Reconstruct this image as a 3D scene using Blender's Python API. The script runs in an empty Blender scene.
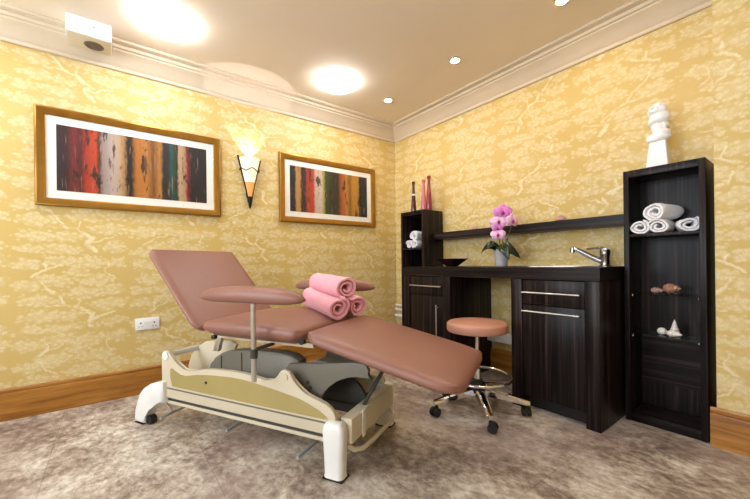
import bpy, bmesh, math, random
from mathutils import Vector, Matrix
PI = math.pi
C = bpy.context.scene.collection
sc = bpy.context.scene
R = math.radians

# ------------------------------------------------------------------ helpers
def lin(h):
    h = h.lstrip('#')
    out = []
    for i in (0, 2, 4):
        c = int(h[i:i+2], 16) / 255
        out.append(c / 12.92 if c <= .04045 else ((c + .055) / 1.055) ** 2.4)
    return (*out, 1)

class MB:
    """collects shapes and links them as one mesh object"""
    def __init__(s): s.bm = bmesh.new()
    def _xf(s, vs, M):
        if M is not None: bmesh.ops.transform(s.bm, matrix=M, verts=vs)
    def box(s, lo, hi, bev=0, seg=2, M=None):
        lo, hi = Vector(lo), Vector(hi)
        r = bmesh.ops.create_cube(s.bm, size=1)
        vs = r['verts']
        for v in vs:
            v.co = Vector([lo[i] + (v.co[i] + .5) * (hi[i] - lo[i]) for i in range(3)])
        if bev:
            es = list({e for v in vs for e in v.link_edges})
            rr = bmesh.ops.bevel(s.bm, geom=es, offset=bev, segments=seg, affect='EDGES', profile=.5)
            vs = list({v for f in rr['faces'] for v in f.verts} | {v for v in vs if v.is_valid})
        s._xf(vs, M); return s
    def ring_loft(s, rings, cap=True, closed=False):
        bm = s.bm
        V = [[bm.verts.new(p) for p in r] for r in rings]
        n = len(V[0]); m = len(V)
        for i in range(m if closed else m - 1):
            a, b = V[i], V[(i + 1) % m]
            for j in range(n):
                bm.faces.new((a[j], a[(j+1) % n], b[(j+1) % n], b[j]))
        if cap and not closed:
            bm.faces.new(list(reversed(V[0]))); bm.faces.new(V[-1])
        return [v for r in V for v in r]
    def tube(s, pts, r, n=12, closed=False, M=None):
        pts = [Vector(p) for p in pts]; m = len(pts)
        rs = r if isinstance(r, (list, tuple)) else [r] * m
        T = []
        for i in range(m):
            a = pts[(i-1) % m] if (closed or i > 0) else pts[i]
            b = pts[(i+1) % m] if (closed or i < m-1) else pts[i]
            T.append((b - a).normalized())
        ref = Vector((0, 0, 1)) if abs(T[0].z) < .9 else Vector((1, 0, 0))
        N = (ref - T[0] * ref.dot(T[0])).normalized(); rings = []
        for i in range(m):
            N = (N - T[i] * N.dot(T[i])).normalized(); Bn = T[i].cross(N)
            rings.append([pts[i] + (N * math.cos(2*PI*k/n) + Bn * math.sin(2*PI*k/n)) * rs[i] for k in range(n)])
        vs = s.ring_loft(rings, closed=closed); s._xf(vs, M); return s
    def cyl(s, a, b, r, r2=None, n=24, M=None):
        return s.tube([a, b], [r, r if r2 is None else r2], n, M=M)
    def lathe(s, prof, c=(0, 0, 0), n=32, M=None):
        rings = [[(c[0] + r*math.cos(2*PI*k/n), c[1] + r*math.sin(2*PI*k/n), c[2] + z) for k in range(n)] for r, z in prof]
        vs = s.ring_loft(rings); s._xf(vs, M); return s
    def prism(s, poly, ax, a, b, bev=0, M=None):
        """poly in the two other axes (in order), extruded along axis ax from a to b"""
        def mk(p, t):
            if ax == 0: return (t, p[0], p[1])
            if ax == 1: return (p[0], t, p[1])
            return (p[0], p[1], t)
        bm = s.bm
        A = [bm.verts.new(mk(p, a)) for p in poly]; Bv = [bm.verts.new(mk(p, b)) for p in poly]
        n = len(poly); fs = [bm.faces.new(A), bm.faces.new(list(reversed(Bv)))]
        for i in range(n): fs.append(bm.faces.new((A[i], Bv[i], Bv[(i+1) % n], A[(i+1) % n])))
        vs = A + Bv
        if bev:
            es = list({e for f in fs[:2] for e in f.edges})
            rr = bmesh.ops.bevel(bm, geom=es, offset=bev, segments=2, affect='EDGES', profile=.5)
            vs = list({v for f in rr['faces'] for v in f.verts} | {v for v in vs if v.is_valid})
        s._xf(vs, M); return s
    def rbox(s, lo, hi, r, crown=None, n=(16, 16, 6), M=None, rc=None, under=0):
        """rounded padded box; rc rounds the plan corners, crown(x,y) lifts the top (x,y in -1..1)"""
        lo, hi = Vector(lo), Vector(hi); c = (lo + hi) / 2; h = (hi - lo) / 2
        bm = s.bm; cache = {}
        def put(p):
            k = tuple(round(x, 5) for x in p)
            if k in cache: return cache[k]
            q = Vector([p[i] * h[i] for i in range(3)])
            if rc:
                iw = Vector((h.x - rc, h.y - rc))
                cl = Vector((max(-iw.x, min(iw.x, q.x)), max(-iw.y, min(iw.y, q.y))))
                d = Vector((q.x, q.y)) - cl
                if d.length > 1e-9:
                    mx = max(abs(d.x), abs(d.y)); d = d.normalized() * mx
                    q.x, q.y = cl.x + d.x, cl.y + d.y
            # edge rounding top/bottom: shrink plan towards inner box as |z| grows
            iz = h.z - r
            inn = Vector((max(-(h.x-r), min(h.x-r, q.x)), max(-(h.y-r), min(h.y-r, q.y)), max(-iz, min(iz, q.z))))
            d = q - inn
            if d.length > 1e-9:
                mx = max(abs(d.x), abs(d.y), abs(d.z)); d = d.normalized() * mx
            q = inn + d
            if crown:
                w = (p[2] + 1) / 2
                q.z += crown(q.x / h.x, q.y / h.y) * w
            if under:
                ins = max(0, min(1, (iz * .9 - q.z) / (1.9 * iz + r))) * under
                q.x *= 1 - ins / h.x; q.y *= 1 - ins / h.y
            cache[k] = bm.verts.new(q + c); return cache[k]
        def sp(n): # denser near edges
            return [math.sin((-.5 + i / n) * PI) * .35 + (-1 + 2 * i / n) * .65 for i in range(n + 1)]
        g = [sp(k) for k in n]
        for ax in range(3):
            o = [i for i in range(3) if i != ax]
            for sg in (-1, 1):
                for i in range(n[o[0]]):
                    for j in range(n[o[1]]):
                        q = []
                        for di, dj in ((0, 0), (1, 0), (1, 1), (0, 1)):
                            p = [0, 0, 0]; p[ax] = sg; p[o[0]] = g[o[0]][i+di]; p[o[1]] = g[o[1]][j+dj]
                            q.append(put(p))
                        try: bm.faces.new(q)
                        except ValueError: pass
        s._xf(list(cache.values()), M); return s
    def ell(s, c, rad, M=None, u=20, v=14):
        r = bmesh.ops.create_uvsphere(s.bm, u_segments=u, v_segments=v, radius=1)
        for x in r['verts']: x.co = Vector((x.co.x*rad[0] + c[0], x.co.y*rad[1] + c[1], x.co.z*rad[2] + c[2]))
        s._xf(r['verts'], M); return s
    def build(s, name, mat, parent=None, smooth=40, mod=None):
        bm = s.bm
        bmesh.ops.recalc_face_normals(bm, faces=bm.faces)
        me = bpy.data.meshes.new(name); bm.to_mesh(me); bm.free()
        if smooth is not None:
            for p in me.polygons: p.use_smooth = True
            me.set_sharp_from_angle(angle=R(smooth))
        o = bpy.data.objects.new(name, me); C.objects.link(o)
        for m_ in (mat if isinstance(mat, (list, tuple)) else [mat]): me.materials.append(m_)
        if parent: o.parent = parent
        return o

def tag(o, label, cat, group=None, kind=None):
    o['label'] = label; o['category'] = cat
    if group: o['group'] = group
    if kind: o['kind'] = kind
    return o
def thing(name, label, cat, loc=(0, 0, 0), rz=0, group=None):
    o = bpy.data.objects.new(name, None); C.objects.link(o); o.empty_display_size = .1
    o.location = loc; o.rotation_euler = (0, 0, rz)
    return tag(o, label, cat, group)
def struct(o): o['kind'] = 'structure'; return o
def dup(root, loc, label, rz=None):
    r = root.copy(); C.objects.link(r); r.location = loc; r['label'] = label
    if rz is not None: r.rotation_euler = (0, 0, rz)
    for ch in list(root.children):
        c = ch.copy(); C.objects.link(c); c.parent = r
        for g in list(ch.children):
            d = g.copy(); C.objects.link(d); d.parent = c
    return r

# ------------------------------------------------------------------ materials
class NT:
    def __init__(s, name):
        s.m = bpy.data.materials.new(name); s.m.use_nodes = True
        s.t = s.m.node_tree; s.n = s.t.nodes
        s.b = s.n['Principled BSDF']; s.out = s.n['Material Output']
    def node(s, ty, **kw):
        n = s.n.new(ty)
        for k, v in kw.items(): setattr(n, k, v)
        return n
    def put(s, sock, v):
        if isinstance(v, bpy.types.NodeSocket): s.t.links.new(v, sock)
        else: sock.default_value = v
    def math(s, op, a, b=None, c=None, clamp=False):
        n = s.node('ShaderNodeMath', operation=op, use_clamp=clamp)
        for i, x in enumerate((a, b, c)):
            if x is not None: s.put(n.inputs[i], x)
        return n.outputs[0]
    def vm(s, op, a, b=None, scale=None):
        n = s.node('ShaderNodeVectorMath', operation=op); s.put(n.inputs[0], a)
        if b is not None: s.put(n.inputs[1], b)
        if scale is not None: s.put(n.inputs['Scale'], scale)
        return n.outputs['Value'] if op in ('LENGTH', 'DOT_PRODUCT', 'DISTANCE') else n.outputs[0]
    def coord(s, which='Object'): return s.node('ShaderNodeTexCoord').outputs[which]
    def pos(s): return s.node('ShaderNodeNewGeometry').outputs['Position']
    def sep(s, v): return s.node_link('ShaderNodeSeparateXYZ', v).outputs
    def node_link(s, ty, v):
        n = s.node(ty); s.put(n.inputs[0], v); return n
    def comb(s, x, y, z):
        n = s.node('ShaderNodeCombineXYZ')
        for i, q in enumerate((x, y, z)): s.put(n.inputs[i], q)
        return n.outputs[0]
    def mapping(s, v, scale=(1, 1, 1), loc=(0, 0, 0), rot=(0, 0, 0)):
        n = s.node('ShaderNodeMapping'); s.put(n.inputs[0], v)
        n.inputs['Scale'].default_value = scale; n.inputs['Location'].default_value = loc; n.inputs['Rotation'].default_value = rot
        return n.outputs[0]
    def noise(s, v, scale=5, detail=4, rough=.5, out=0, dist=0):
        n = s.node('ShaderNodeTexNoise'); s.put(n.inputs['Vector'], v)
        n.inputs['Scale'].default_value = scale; n.inputs['Detail'].default_value = detail
        n.inputs['Roughness'].default_value = rough; n.inputs['Distortion'].default_value = dist
        return n.outputs[out]
    def ramp(s, f, stops, interp='LINEAR'):
        n = s.node('ShaderNodeValToRGB'); s.put(n.inputs[0], f); cr = n.color_ramp; cr.interpolation = interp
        while len(cr.elements) < len(stops): cr.elements.new(.5)
        for e, (p, c) in zip(cr.elements, stops):
            e.position = p; e.color = lin(c) if isinstance(c, str) else c
        return n.outputs[0]
    def sstep(s, x, a, b, lo=0., hi=1.):
        n = s.node('ShaderNodeMapRange', interpolation_type='SMOOTHSTEP')
        s.put(n.inputs[0], x)
        for i, q in enumerate((a, b, lo, hi)): s.put(n.inputs[i+1], q)
        return n.outputs[0]
    def mix(s, f, a, b, bt='MIX'):
        n = s.node('ShaderNodeMix', data_type='RGBA', blend_type=bt)
        s.put(n.inputs[0], f); s.put(n.inputs[6], lin(a) if isinstance(a, str) else a); s.put(n.inputs[7], lin(b) if isinstance(b, str) else b)
        return n.outputs[2]
    def bump(s, h, strength=.2, dist=.01):
        n = s.node('ShaderNodeBump'); s.put(n.inputs['Height'], h)
        n.inputs['Strength'].default_value = strength; n.inputs['Distance'].default_value = dist
        s.t.links.new(n.outputs[0], s.b.inputs['Normal'])
    def set(s, **kw):
        for k, v in kw.items():
            s.put(s.b.inputs[k.replace('_', ' ')], lin(v) if isinstance(v, str) else v)
        return s.m

def plain(name, col, rough=.5, metal=0, var=.08, vscale=30, coat=0, spec=.5, bump=0):
    t = NT(name); n = t.noise(t.coord(), vscale, 3)
    c = lin(col); d = tuple(x * (1 - var) for x in c[:3]) + (1,); l = tuple(min(1, x * (1 + var)) for x in c[:3]) + (1,)
    t.put(t.b.inputs['Base Color'], t.ramp(n, [(.3, d), (.7, l)]))
    t.set(Roughness=rough, Metallic=metal, Coat_Weight=coat, Specular_IOR_Level=spec)
    if bump: t.bump(t.noise(t.coord(), vscale * 4, 4), bump, .004)
    return t.m

def emit(name, col, strength, base='#ffffff'):
    t = NT(name); t.set(Base_Color=base, Emission_Color=col, Emission_Strength=strength, Roughness=.6)
    return t.m

def dark_wood(name, axis='z', gain=1.0):
    t = NT(name); p = t.pos()
    s = {'z': (46, 46, .8), 'x': (.8, 46, 46)}[axis]
    v = t.mapping(p, s)
    a = t.noise(v, 1.0, 4, .6); b = t.noise(t.mapping(p, tuple(q * 3 for q in s)), 1.0, 3, .6)
    f = t.math('ADD', t.math('MULTIPLY', a, .65), t.math('MULTIPLY', b, .35))
    def g(c): return tuple(min(1, q * gain) for q in lin(c)[:3]) + (1,)
    t.put(t.b.inputs['Base Color'], t.ramp(f, [(.36, g('#080505')), (.46, g('#110b0c')), (.55, g('#241a1a')), (.66, g('#483836'))]))
    t.set(Roughness=.34, Specular_IOR_Level=.18)
    return t.m

def oak():
    t = NT('golden_oak'); p = t.pos(); x, y, z = t.sep(p)[:3]
    v = t.comb(t.math('MULTIPLY', t.math('ADD', x, y), 2.2), t.math('MULTIPLY', z, 26), 0.)
    f = t.noise(v, 1.0, 5, .62, dist=.6)
    t.put(t.b.inputs['Base Color'], t.ramp(f, [(.3, '#7c4b16'), (.5, '#a06a28'), (.68, '#b5803c')]))
    t.set(Roughness=.32); return t.m

def wallpaper():
    t = NT('pine_tree_wallpaper'); x, y, z = t.sep(t.pos())[:3]
    W, H = .60, .52
    hx = t.math('ADD', t.math('SUBTRACT', x, y), 10.05)
    warp = t.noise(t.comb(hx, z, 0.), 15, 3, .6, out=1)
    wv = t.vm('SCALE', t.vm('SUBTRACT', warp, (.5, .5, .5)), scale=.12)
    w = t.sep(wv)
    U = t.math('ADD', t.math('DIVIDE', hx, W), w[0]); V = t.math('ADD', t.math('DIVIDE', z, H), w[1])
    V = t.math('ADD', V, t.math('MULTIPLY', t.math('FLOOR', U), .43))
    P = t.comb(t.math('FRACT', U), t.math('FRACT', V), 0.)
    segs = [(.30, .03, .38, .12, .020), (.38, .12, .33, .21, .018), (.33, .21, .47, .32, .017), (.47, .32, .58, .36, .015), (.58, .36, .62, .46, .013),
            (.62, .46, .74, .56, .011), (.74, .56, .78, .66, .008), (.38, .12, .25, .20, .011), (.25, .20, .13, .22, .008), (.58, .36, .70, .34, .008),
            (.47, .32, .45, .42, .007), (.84, .72, .72, .80, .012), (.72, .80, .74, .90, .009), (.72, .80, .60, .86, .008), (.14, .70, .22, .76, .008), (.22, .76, .20, .86, .006)]
    br = None
    for ax, ay, bx, by, r in segs:
        d = (bx - ax, by - ay, 0); L2 = d[0]**2 + d[1]**2
        pa = t.vm('SUBTRACT', P, (ax, ay, 0.))
        h = t.math('MULTIPLY', t.vm('DOT_PRODUCT', pa, d), 1 / L2, clamp=True)
        q = t.vm('LENGTH', t.vm('SUBTRACT', pa, t.vm('SCALE', d, scale=h)))
        q = t.math('SUBTRACT', q, r)
        br = q if br is None else t.math('MINIMUM', br, q)
    branch = t.math('MULTIPLY', t.sstep(br, .010, -.010), t.sstep(t.noise(t.comb(hx, z, 1.), 13, 3, .6), .34, .56, .1, 1.))
    pads = [(.18, .34, .17, .075), (.40, .50, .17, .075), (.80, .42, .15, .075), (.66, .66, .16, .070), (.88, .60, .11, .060), (.30, .66, .15, .070),
            (.14, .52, .12, .060), (.55, .22, .13, .060), (.78, .22, .15, .070), (.14, .10, .12, .060), (.60, .06, .16, .065), (.86, .06, .12, .055),
            (.36, .88, .16, .075), (.62, .92, .13, .060), (.86, .88, .13, .070), (.13, .88, .12, .065), (.48, .76, .10, .050)]
    pd = None
    for cx, cy, a, b in pads:
        q = t.vm('LENGTH', t.vm('MULTIPLY', t.vm('SUBTRACT', P, (cx, cy, 0.)), (.86/a, .84/b, 0.)))
        pd = q if pd is None else t.math('MINIMUM', pd, q)
    vo = t.node('ShaderNodeTexVoronoi'); t.put(vo.inputs['Vector'], t.comb(hx, t.math('MULTIPLY', z, 1.5), 0.)); vo.inputs['Scale'].default_value = 34
    puff = vo.outputs['Distance']
    fine = t.noise(t.comb(t.math('MULTIPLY', hx, 1.6), z, 0.), 75, 2, .6)
    pad = t.sstep(t.math('ADD', pd, t.math('MULTIPLY', t.math('SUBTRACT', puff, .4), .8)), 1.25, .72)
    pad = t.math('MULTIPLY', pad, t.sstep(puff, .75, .25, .45, 1.))
    pad = t.math('MULTIPLY', pad, t.sstep(fine, .34, .6, .5, 1.))
    tone = t.noise(t.comb(hx, z, 3.), 1.3, 2)
    c = t.ramp(tone, [(.3, '#caad66'), (.7, '#d1b674')])
    c = t.mix(t.math('MULTIPLY', pad, .52), c, '#ebe4c2')
    c = t.mix(t.math('MULTIPLY', branch, .55), c, '#f3ecd0')
    t.put(t.b.inputs['Base Color'], c)
    t.set(Roughness=.5, Specular_IOR_Level=.35)
    return t.m

def slate_floor():
    t = NT('mottled_slate_vinyl'); p = t.pos()
    v = t.mapping(p, (1.0, 1.25, 1), rot=(0, 0, R(-20)))
    wv = t.vm('ADD', v, t.vm('SCALE', t.noise(v, 2.5, 4, .6, out=1), scale=.10))
    a = t.noise(wv, 3.2, 8, .6); b = t.noise(wv, 19.0, 6, .75)
    f = t.math('ADD', t.math('MULTIPLY', a, .5), t.math('MULTIPLY', b, .5))
    col = t.ramp(f, [(.36, '#66584f'), (.44, '#8f7f74'), (.505, '#b2a497'), (.57, '#cfc6ba'), (.65, '#e4e0d6')])
    pink = t.sstep(t.noise(wv, 1.4, 3), .48, .68, 0., .45)
    col = t.mix(pink, col, '#937c7a', 'MIX')
    x, y, z = t.sep(p)[:3]
    def joint(q, w):
        fr = t.math('FRACT', t.math('DIVIDE', q, w)); return t.math('LESS_THAN', t.math('MULTIPLY', fr, w), .003)
    j = t.math('MAXIMUM', joint(t.math('ADD', x, 5.), .61), joint(t.math('ADD', y, 9.), .61))
    col = t.mix(t.math('MULTIPLY', j, .35), col, '#4a3f38')
    t.put(t.b.inputs['Base Color'], col)
    t.put(t.b.inputs['Roughness'], t.sstep(f, .3, .7, .32, .46))
    t.bump(f, .12, .01)
    t.set(Specular_IOR_Level=.4)
    return t.m

def painting(name, stops, length, seed, dark):
    t = NT(name); x, y, z = t.sep(t.coord('Object'))[:3]
    u = t.math('DIVIDE', y, length)
    n1 = t.noise(t.comb(t.math('MULTIPLY', y, 22.), t.math('MULTIPLY', z, 5.), seed), 1., 5, .62)
    n2 = t.noise(t.comb(t.math('MULTIPLY', y, 60.), t.math('MULTIPLY', z, 26.), seed + 7), 1., 4, .65)
    uu = t.math('ADD', u, t.math('MULTIPLY', t.math('SUBTRACT', n2, .5), .055))
    c = t.ramp(uu, stops)
    streak = t.sstep(n1, .56, .62, 0., .92)
    c = t.mix(streak, c, dark)
    fl = t.sstep(n2, .63, .68, 0., .7)
    c = t.mix(fl, c, '#1a1416')
    lt = t.sstep(t.noise(t.comb(t.math('MULTIPLY', y, 90.), t.math('MULTIPLY', z, 7.), seed + 3), 1., 3), .62, .7, 0., .45)
    c = t.mix(lt, c, '#e7c893')
    c = t.mix(1., c, (.66, .56, .56, 1), 'MULTIPLY')
    t.put(t.b.inputs['Base Color'], c); t.set(Roughness=.5); return t.m

def glass_pane(name, tint=(1, 1, 1, 1), spec_rough=.0):
    t = NT(name); t.n.remove(t.b)
    tr = t.node('ShaderNodeBsdfTransparent'); tr.inputs[0].default_value = tint
    gl = t.node('ShaderNodeBsdfGlossy'); gl.inputs['Roughness'].default_value = spec_rough
    ge = t.node('ShaderNodeNewGeometry')
    c = t.math('ABSOLUTE', t.vm('DOT_PRODUCT', ge.outputs['Incoming'], ge.outputs['Normal']))
    fr = t.math('MULTIPLY_ADD', t.math('POWER', t.math('SUBTRACT', 1., c, clamp=True), 5.), .95, .016)
    mx = t.node('ShaderNodeMixShader'); t.put(mx.inputs[0], fr)
    t.put(mx.inputs[1], tr.outputs[0]); t.put(mx.inputs[2], gl.outputs[0])
    t.put(t.out.inputs[0], mx.outputs[0]); return t.m

def fabric(name, col, dark, scale=220, streak=None):
    t = NT(name); v = t.coord()
    n = t.noise(v, scale, 3, .7); n2 = t.noise(v, 18, 3)
    c = t.mix(n2, lin(dark), lin(col)); c = t.mix(t.sstep(n, .35, .65, 0., .35), c, dark)
    t.put(t.b.inputs['Base Color'], c); t.bump(n, .5, .004)
    t.set(Roughness=.95, Sheen_Weight=.3, Specular_IOR_Level=.15); return t.m

M = {}
M['paper'] = wallpaper()
M['floor'] = slate_floor()
M['ceil'] = plain('ceiling_paint', '#eee0cc', .75, var=.015, vscale=3, spec=.2)
M['cornice'] = plain('cornice_plaster', '#d6c6ae', .6, var=.02, vscale=6)
M['oak'] = oak()
M['wood'] = dark_wood('dark_macassar')
M['woodx'] = dark_wood('dark_macassar_level_grain', 'x')
M['worktop'] = dark_wood('dark_worktop', 'x', .8)
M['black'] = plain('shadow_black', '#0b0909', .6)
M['vinyl'] = plain('dusky_pink_vinyl', '#8f6355', .42, var=.03, vscale=6, spec=.45, bump=.04)
M['peach'] = plain('peach_vinyl', '#b98570', .42, var=.03, vscale=6)
M['cream'] = plain('cream_plastic', '#d3c8b0', .38, var=.02, vscale=5)
M['gold_inset'] = plain('ochre_inset', '#a8975f', .3, var=.05, vscale=5)
M['white'] = plain('white_plastic', '#ececea', .35, var=.015, vscale=5)
M['whitem'] = plain('white_metal', '#e6e4df', .35, var=.02)
M['grey'] = plain('warm_grey_plastic', '#6f6a5e', .45, var=.04, vscale=6)
M['dgrey'] = plain('dark_grey_plastic', '#3f3d38', .5, var=.05, vscale=6)
M['rubber'] = plain('black_rubber', '#141414', .55)
M['chrome'] = plain('chrome', '#e2e2e4', .09, 1, var=.01)
M['tapchrome'] = plain('tap_chrome', '#8f8f92', .12, 1, var=.01)
M['steel'] = plain('brushed_steel', '#dedcd8', .36, 1, var=.05, vscale=60)
M['pedal'] = plain('pale_blue_grey_metal', '#aab0b4', .4, .3, var=.03)
M['rod'] = plain('nickel_post', '#c6c3bd', .3, .7, var=.03)
M['gilt'] = plain('antique_gold', '#a67c38', .34, .9, var=.10, vscale=14)
M['giltd'] = plain('gold_inner_slip', '#6e4a18', .4, .6, var=.1)
M['mat'] = plain('ivory_mount', '#f3efe8', .8, var=.01)
M['glass'] = glass_pane('clear_glass')
M['shelfglass'] = glass_pane('green_edged_glass', (.86, .95, .92, 1))
M['pink'] = fabric('pink_towelling', '#f3bac4', '#e597a8')
M['whitet'] = fabric('white_towelling', '#f8f8fb', '#e3e3ea')
M['ceramic'] = plain('white_ceramic', '#f0eef0', .3, var=.01, coat=.3)
M['pot'] = plain('silver_grey_ceramic', '#b4b3b8', .3, var=.06, vscale=40)
M['leaf'] = plain('orchid_leaf', '#172f1d', .32, var=.2, vscale=14)
M['stem'] = plain('orchid_stem', '#5d5a2c', .5)
M['petal'] = plain('magenta_petal', '#d77fcb', .5, var=.22, vscale=60)
M['petalp'] = plain('pale_petal', '#efc3e6', .5, var=.15, vscale=60)
M['lip'] = plain('deep_magenta_lip', '#a01f74', .45, var=.2)
M['iron'] = plain('black_iron', '#1b1512', .45, .6)
M['bottle_dark'] = plain('dark_plum_glass', '#4a1a1c', .12, var=.1, coat=.5)
M['bottle_pink'] = plain('rose_glass', '#c9727c', .12, var=.1, coat=.5)
M['bottle_red'] = plain('berry_glass', '#8a2438', .12, var=.12, coat=.5)
M['shellw'] = plain('white_shell', '#efe6e2', .4, var=.06, vscale=60)
M['shellb'] = plain('brown_shell', '#a07560', .45, var=.35, vscale=90)
M['shellp'] = plain('pinkish_shell', '#b98d86', .45, var=.25, vscale=90)
M['dish'] = plain('dark_brown_lacquer', '#2a1614', .25, var=.15)
M['sensor'] = plain('sensor_grille', '#6d5f55', .6, .2, var=.1)
M['boxface'] = plain('cream_box_underside', '#d9cdb4', .5, var=.02)

# ------------------------------------------------------------------ room shell
HC = 2.49
XR, YF = 4.4, -4.5          # walls behind the camera
PX, PY = 2.724, -.228       # corner of the wall that steps forward on the right
def slab(name, lo, hi, mat): return struct(MB().box(lo, hi).build(name, mat, smooth=None))
slab('floor', (-.1, YF - .1, -.1), (XR + .1, .1, 0), M['floor'])
slab('ceiling', (-.1, YF - .1, HC), (XR + .1, .1, HC + .1), M['ceil'])
slab('wall_left', (-.1, YF, 0), (0, .1, HC), M['paper'])
slab('wall_back', (0, 0, 0), (PX + .1, .1, HC), M['paper'])
slab('wall_return', (PX, PY, 0), (XR, 0, HC), M['paper'])
slab('wall_right', (XR, YF, 0), (XR + .1, 0, HC), M['paper'])
WIN = [(.55, 1.75), (2.45, 3.65)]; WZ0, WZ1 = .85, 2.15
def wall_front():
    m = MB(); xs = [0] + [q for p in WIN for q in p] + [XR]
    for i in range(0, len(xs), 2): m.box((xs[i], YF - .1, 0), (xs[i+1], YF, HC))
    for a, b in WIN: m.box((a, YF - .1, 0), (b, YF, WZ0)); m.box((a, YF - .1, WZ1), (b, YF, HC))
    return struct(m.build('wall_front', M['paper'], smooth=None))
wall_front()

def skirting(name, path):
    """oak skirting with a grooved top, path of (x,y) with the room on the left-hand side"""
    prof = [(0, 0), (.022, 0), (.022, .158), (.020, .164), (.013, .166), (.013, .172), (.016, .175), (.016, .186), (.010, .193), (0, .193)]
    return sweep(name, path, prof, M['oak'], 0)
def sweep(name, path, prof, mat, zb):
    m = MB(); pts = [Vector(p) for p in path]; rings = []
    for i, p in enumerate(pts):
        d0 = (pts[i] - pts[i-1]).normalized() if i else (pts[1] - pts[0]).normalized()
        d1 = (pts[i+1] - pts[i]).normalized() if i < len(pts) - 1 else d0
        n0 = Vector((-d0.y, d0.x)); n1 = Vector((-d1.y, d1.x)); b = (n0 + n1)
        b = b / (1 + n0.dot(n1))
        rings.append([(p.x + b.x * a, p.y + b.y * a, zb + z) for a, z in prof])
    m.ring_loft(rings); return struct(m.build(name, mat, smooth=30))
e = .0005
skirting('baseboard_left', [(e, -e), (e, YF + e)])
skirting('baseboard_back', [(PX - e, -e), (.023, -e)])
skirting('baseboard_right', [(XR - e, PY - e), (PX - .022, PY - e)])
corn = [(0, 0), (.014, 0), (.018, .006), (.018, .020), (.012, .026), (.020, .032), (.030, .045), (.052, .072), (.078, .092), (.096, .103), (.098, .112),
        (.112, .116), (.116, .126), (.116, .134), (.150, .1395), (.156, .146), (.156, .1565), (0, .1565)]
sweep('trim_1', [(PX - e, -e), (e, -e), (e, YF + e)], corn, M['cornice'], 2.333)
sweep('trim_2', [(XR - e, PY - e), (PX - .02, PY - e)], corn, M['cornice'], 2.333)

# two unseen windows added behind the camera for soft front fill light
for k, (a, b) in enumerate(WIN):
    m = MB()
    for lo_, hi_ in (((a, WZ0), (a + .05, WZ1)), ((b - .05, WZ0), (b, WZ1)), ((a + .05, WZ0), (b - .05, WZ0 + .05)), ((a + .05, WZ1 - .05), (b - .05, WZ1)), (((a + b) / 2 - .02, WZ0 + .05), ((a + b) / 2 + .02, WZ1 - .05))):
        m.box((lo_[0], YF - .075, lo_[1]), (hi_[0], YF - .025, hi_[1]))
    wdw = struct(m.build('fill_window_%d' % (k + 1), M['white'], smooth=None))
    MB().box((a + .05, YF - .053, WZ0 + .05), (b - .05, YF - .047, WZ1 - .05)).build('pane', M['glass'], wdw, smooth=None)
    pl = bpy.data.lights.new('fill_portal', 'AREA'); pl.shape = 'RECTANGLE'; pl.size = b - a; pl.size_y = WZ1 - WZ0
    pl.cycles.is_portal = True
    po = bpy.data.objects.new('fill_portal', pl); C.objects.link(po); po.location = ((a + b) / 2, YF - .09, (WZ0 + WZ1) / 2); po.rotation_euler = (R(90), 0, 0)

# ------------------------------------------------------------------ ceiling fittings
M['panel_lamp'] = emit('panel_lamp', '#f8f9ff', 29)
M['spot_lamp'] = emit('spot_lamp', '#ffe0b4', 300)
def panel(loc, label, proto=[None]):
    if proto[0] is None:
        t = thing('ceiling_light', label, 'ceiling light', loc, 0, 'round ceiling lights')
        MB().lathe([(.168, 0), (.168, -.002), (.167, -.003), (.165, -.003), (.164, -.002), (.164, 0)], n=48).build('rim', M['white'], t)
        MB().lathe([(.001, -.062), (.06, -.060), (.11, -.052), (.145, -.038), (.160, -.018), (.162, -.004), (.001, -.004)], n=48).build('diffuser', M['panel_lamp'], t)
        proto[0] = t; return t
    return dup(proto[0], loc, label)
panel((.54, -2.35, HC - .0005), 'round white ceiling light nearest the white box by the left cornice')
panel((.55, -1.10, HC - .0005), 'round white ceiling light between the wall lamp and the small downlights')
panel((.55, -3.60, HC - .0005), 'unseen round ceiling light added as fill by left wall behind the camera')  # unseen lamp, added behind the camera for fill
panel((2.40, -1.30, HC - .0005), 'round white ceiling light above the foot end of the couch')
def spot(loc, label, proto=[None]):
    if proto[0] is None:
        t = thing('downlight', label, 'downlight', loc, 0, 'small recessed downlights')
        MB().lathe([(.048, 0), (.048, -.004), (.043, -.008), (.032, -.006), (.032, 0)], n=32).build('trim_ring', M['chrome'], t)
        MB().lathe([(.001, -.006), (.024, -.0075), (.031, -.006), (.031, -.001), (.001, -.001)], n=24).build('lamp', M['spot_lamp'], t)
        proto[0] = t; return t
    return dup(proto[0], loc, label)
spot((.535, -.537, HC - .0005), 'small bright downlight nearest the corner where the two cornices meet')
spot((1.342, -.534, HC - .0005), 'small bright downlight above the orchid, middle of the back wall row')
spot((2.12, -.50, HC - .0005), 'small downlight above the sink, cut off by the upper photo edge')

t = thing('sensor_box', 'white box with round dark grille fixed to ceiling above larger picture', 'box', (.19, -2.745, HC - .001))
MB().box((-.093, -.112, -.108), (.093, .112, 0), .005).build('housing', M['white'], t)
MB().box((-.09, -.109, -.112), (.09, .109, -.1082), .003).build('underside', M['boxface'], t)
g = MB().lathe([(.052, -.1125), (.050, -.116), (.036, -.118), (.034, -.115), (.018, -.115), (.016, -.119), (.001, -.120), (.001, -.1125)], c=(-.01, .02, 0), n=32).build('grille', M['sensor'], t)
for yy in (.02, .055): MB().box((.0931, yy, -.05), (.0942, yy + .006, -.044)).build('indicator', M['rubber'], t)

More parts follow.
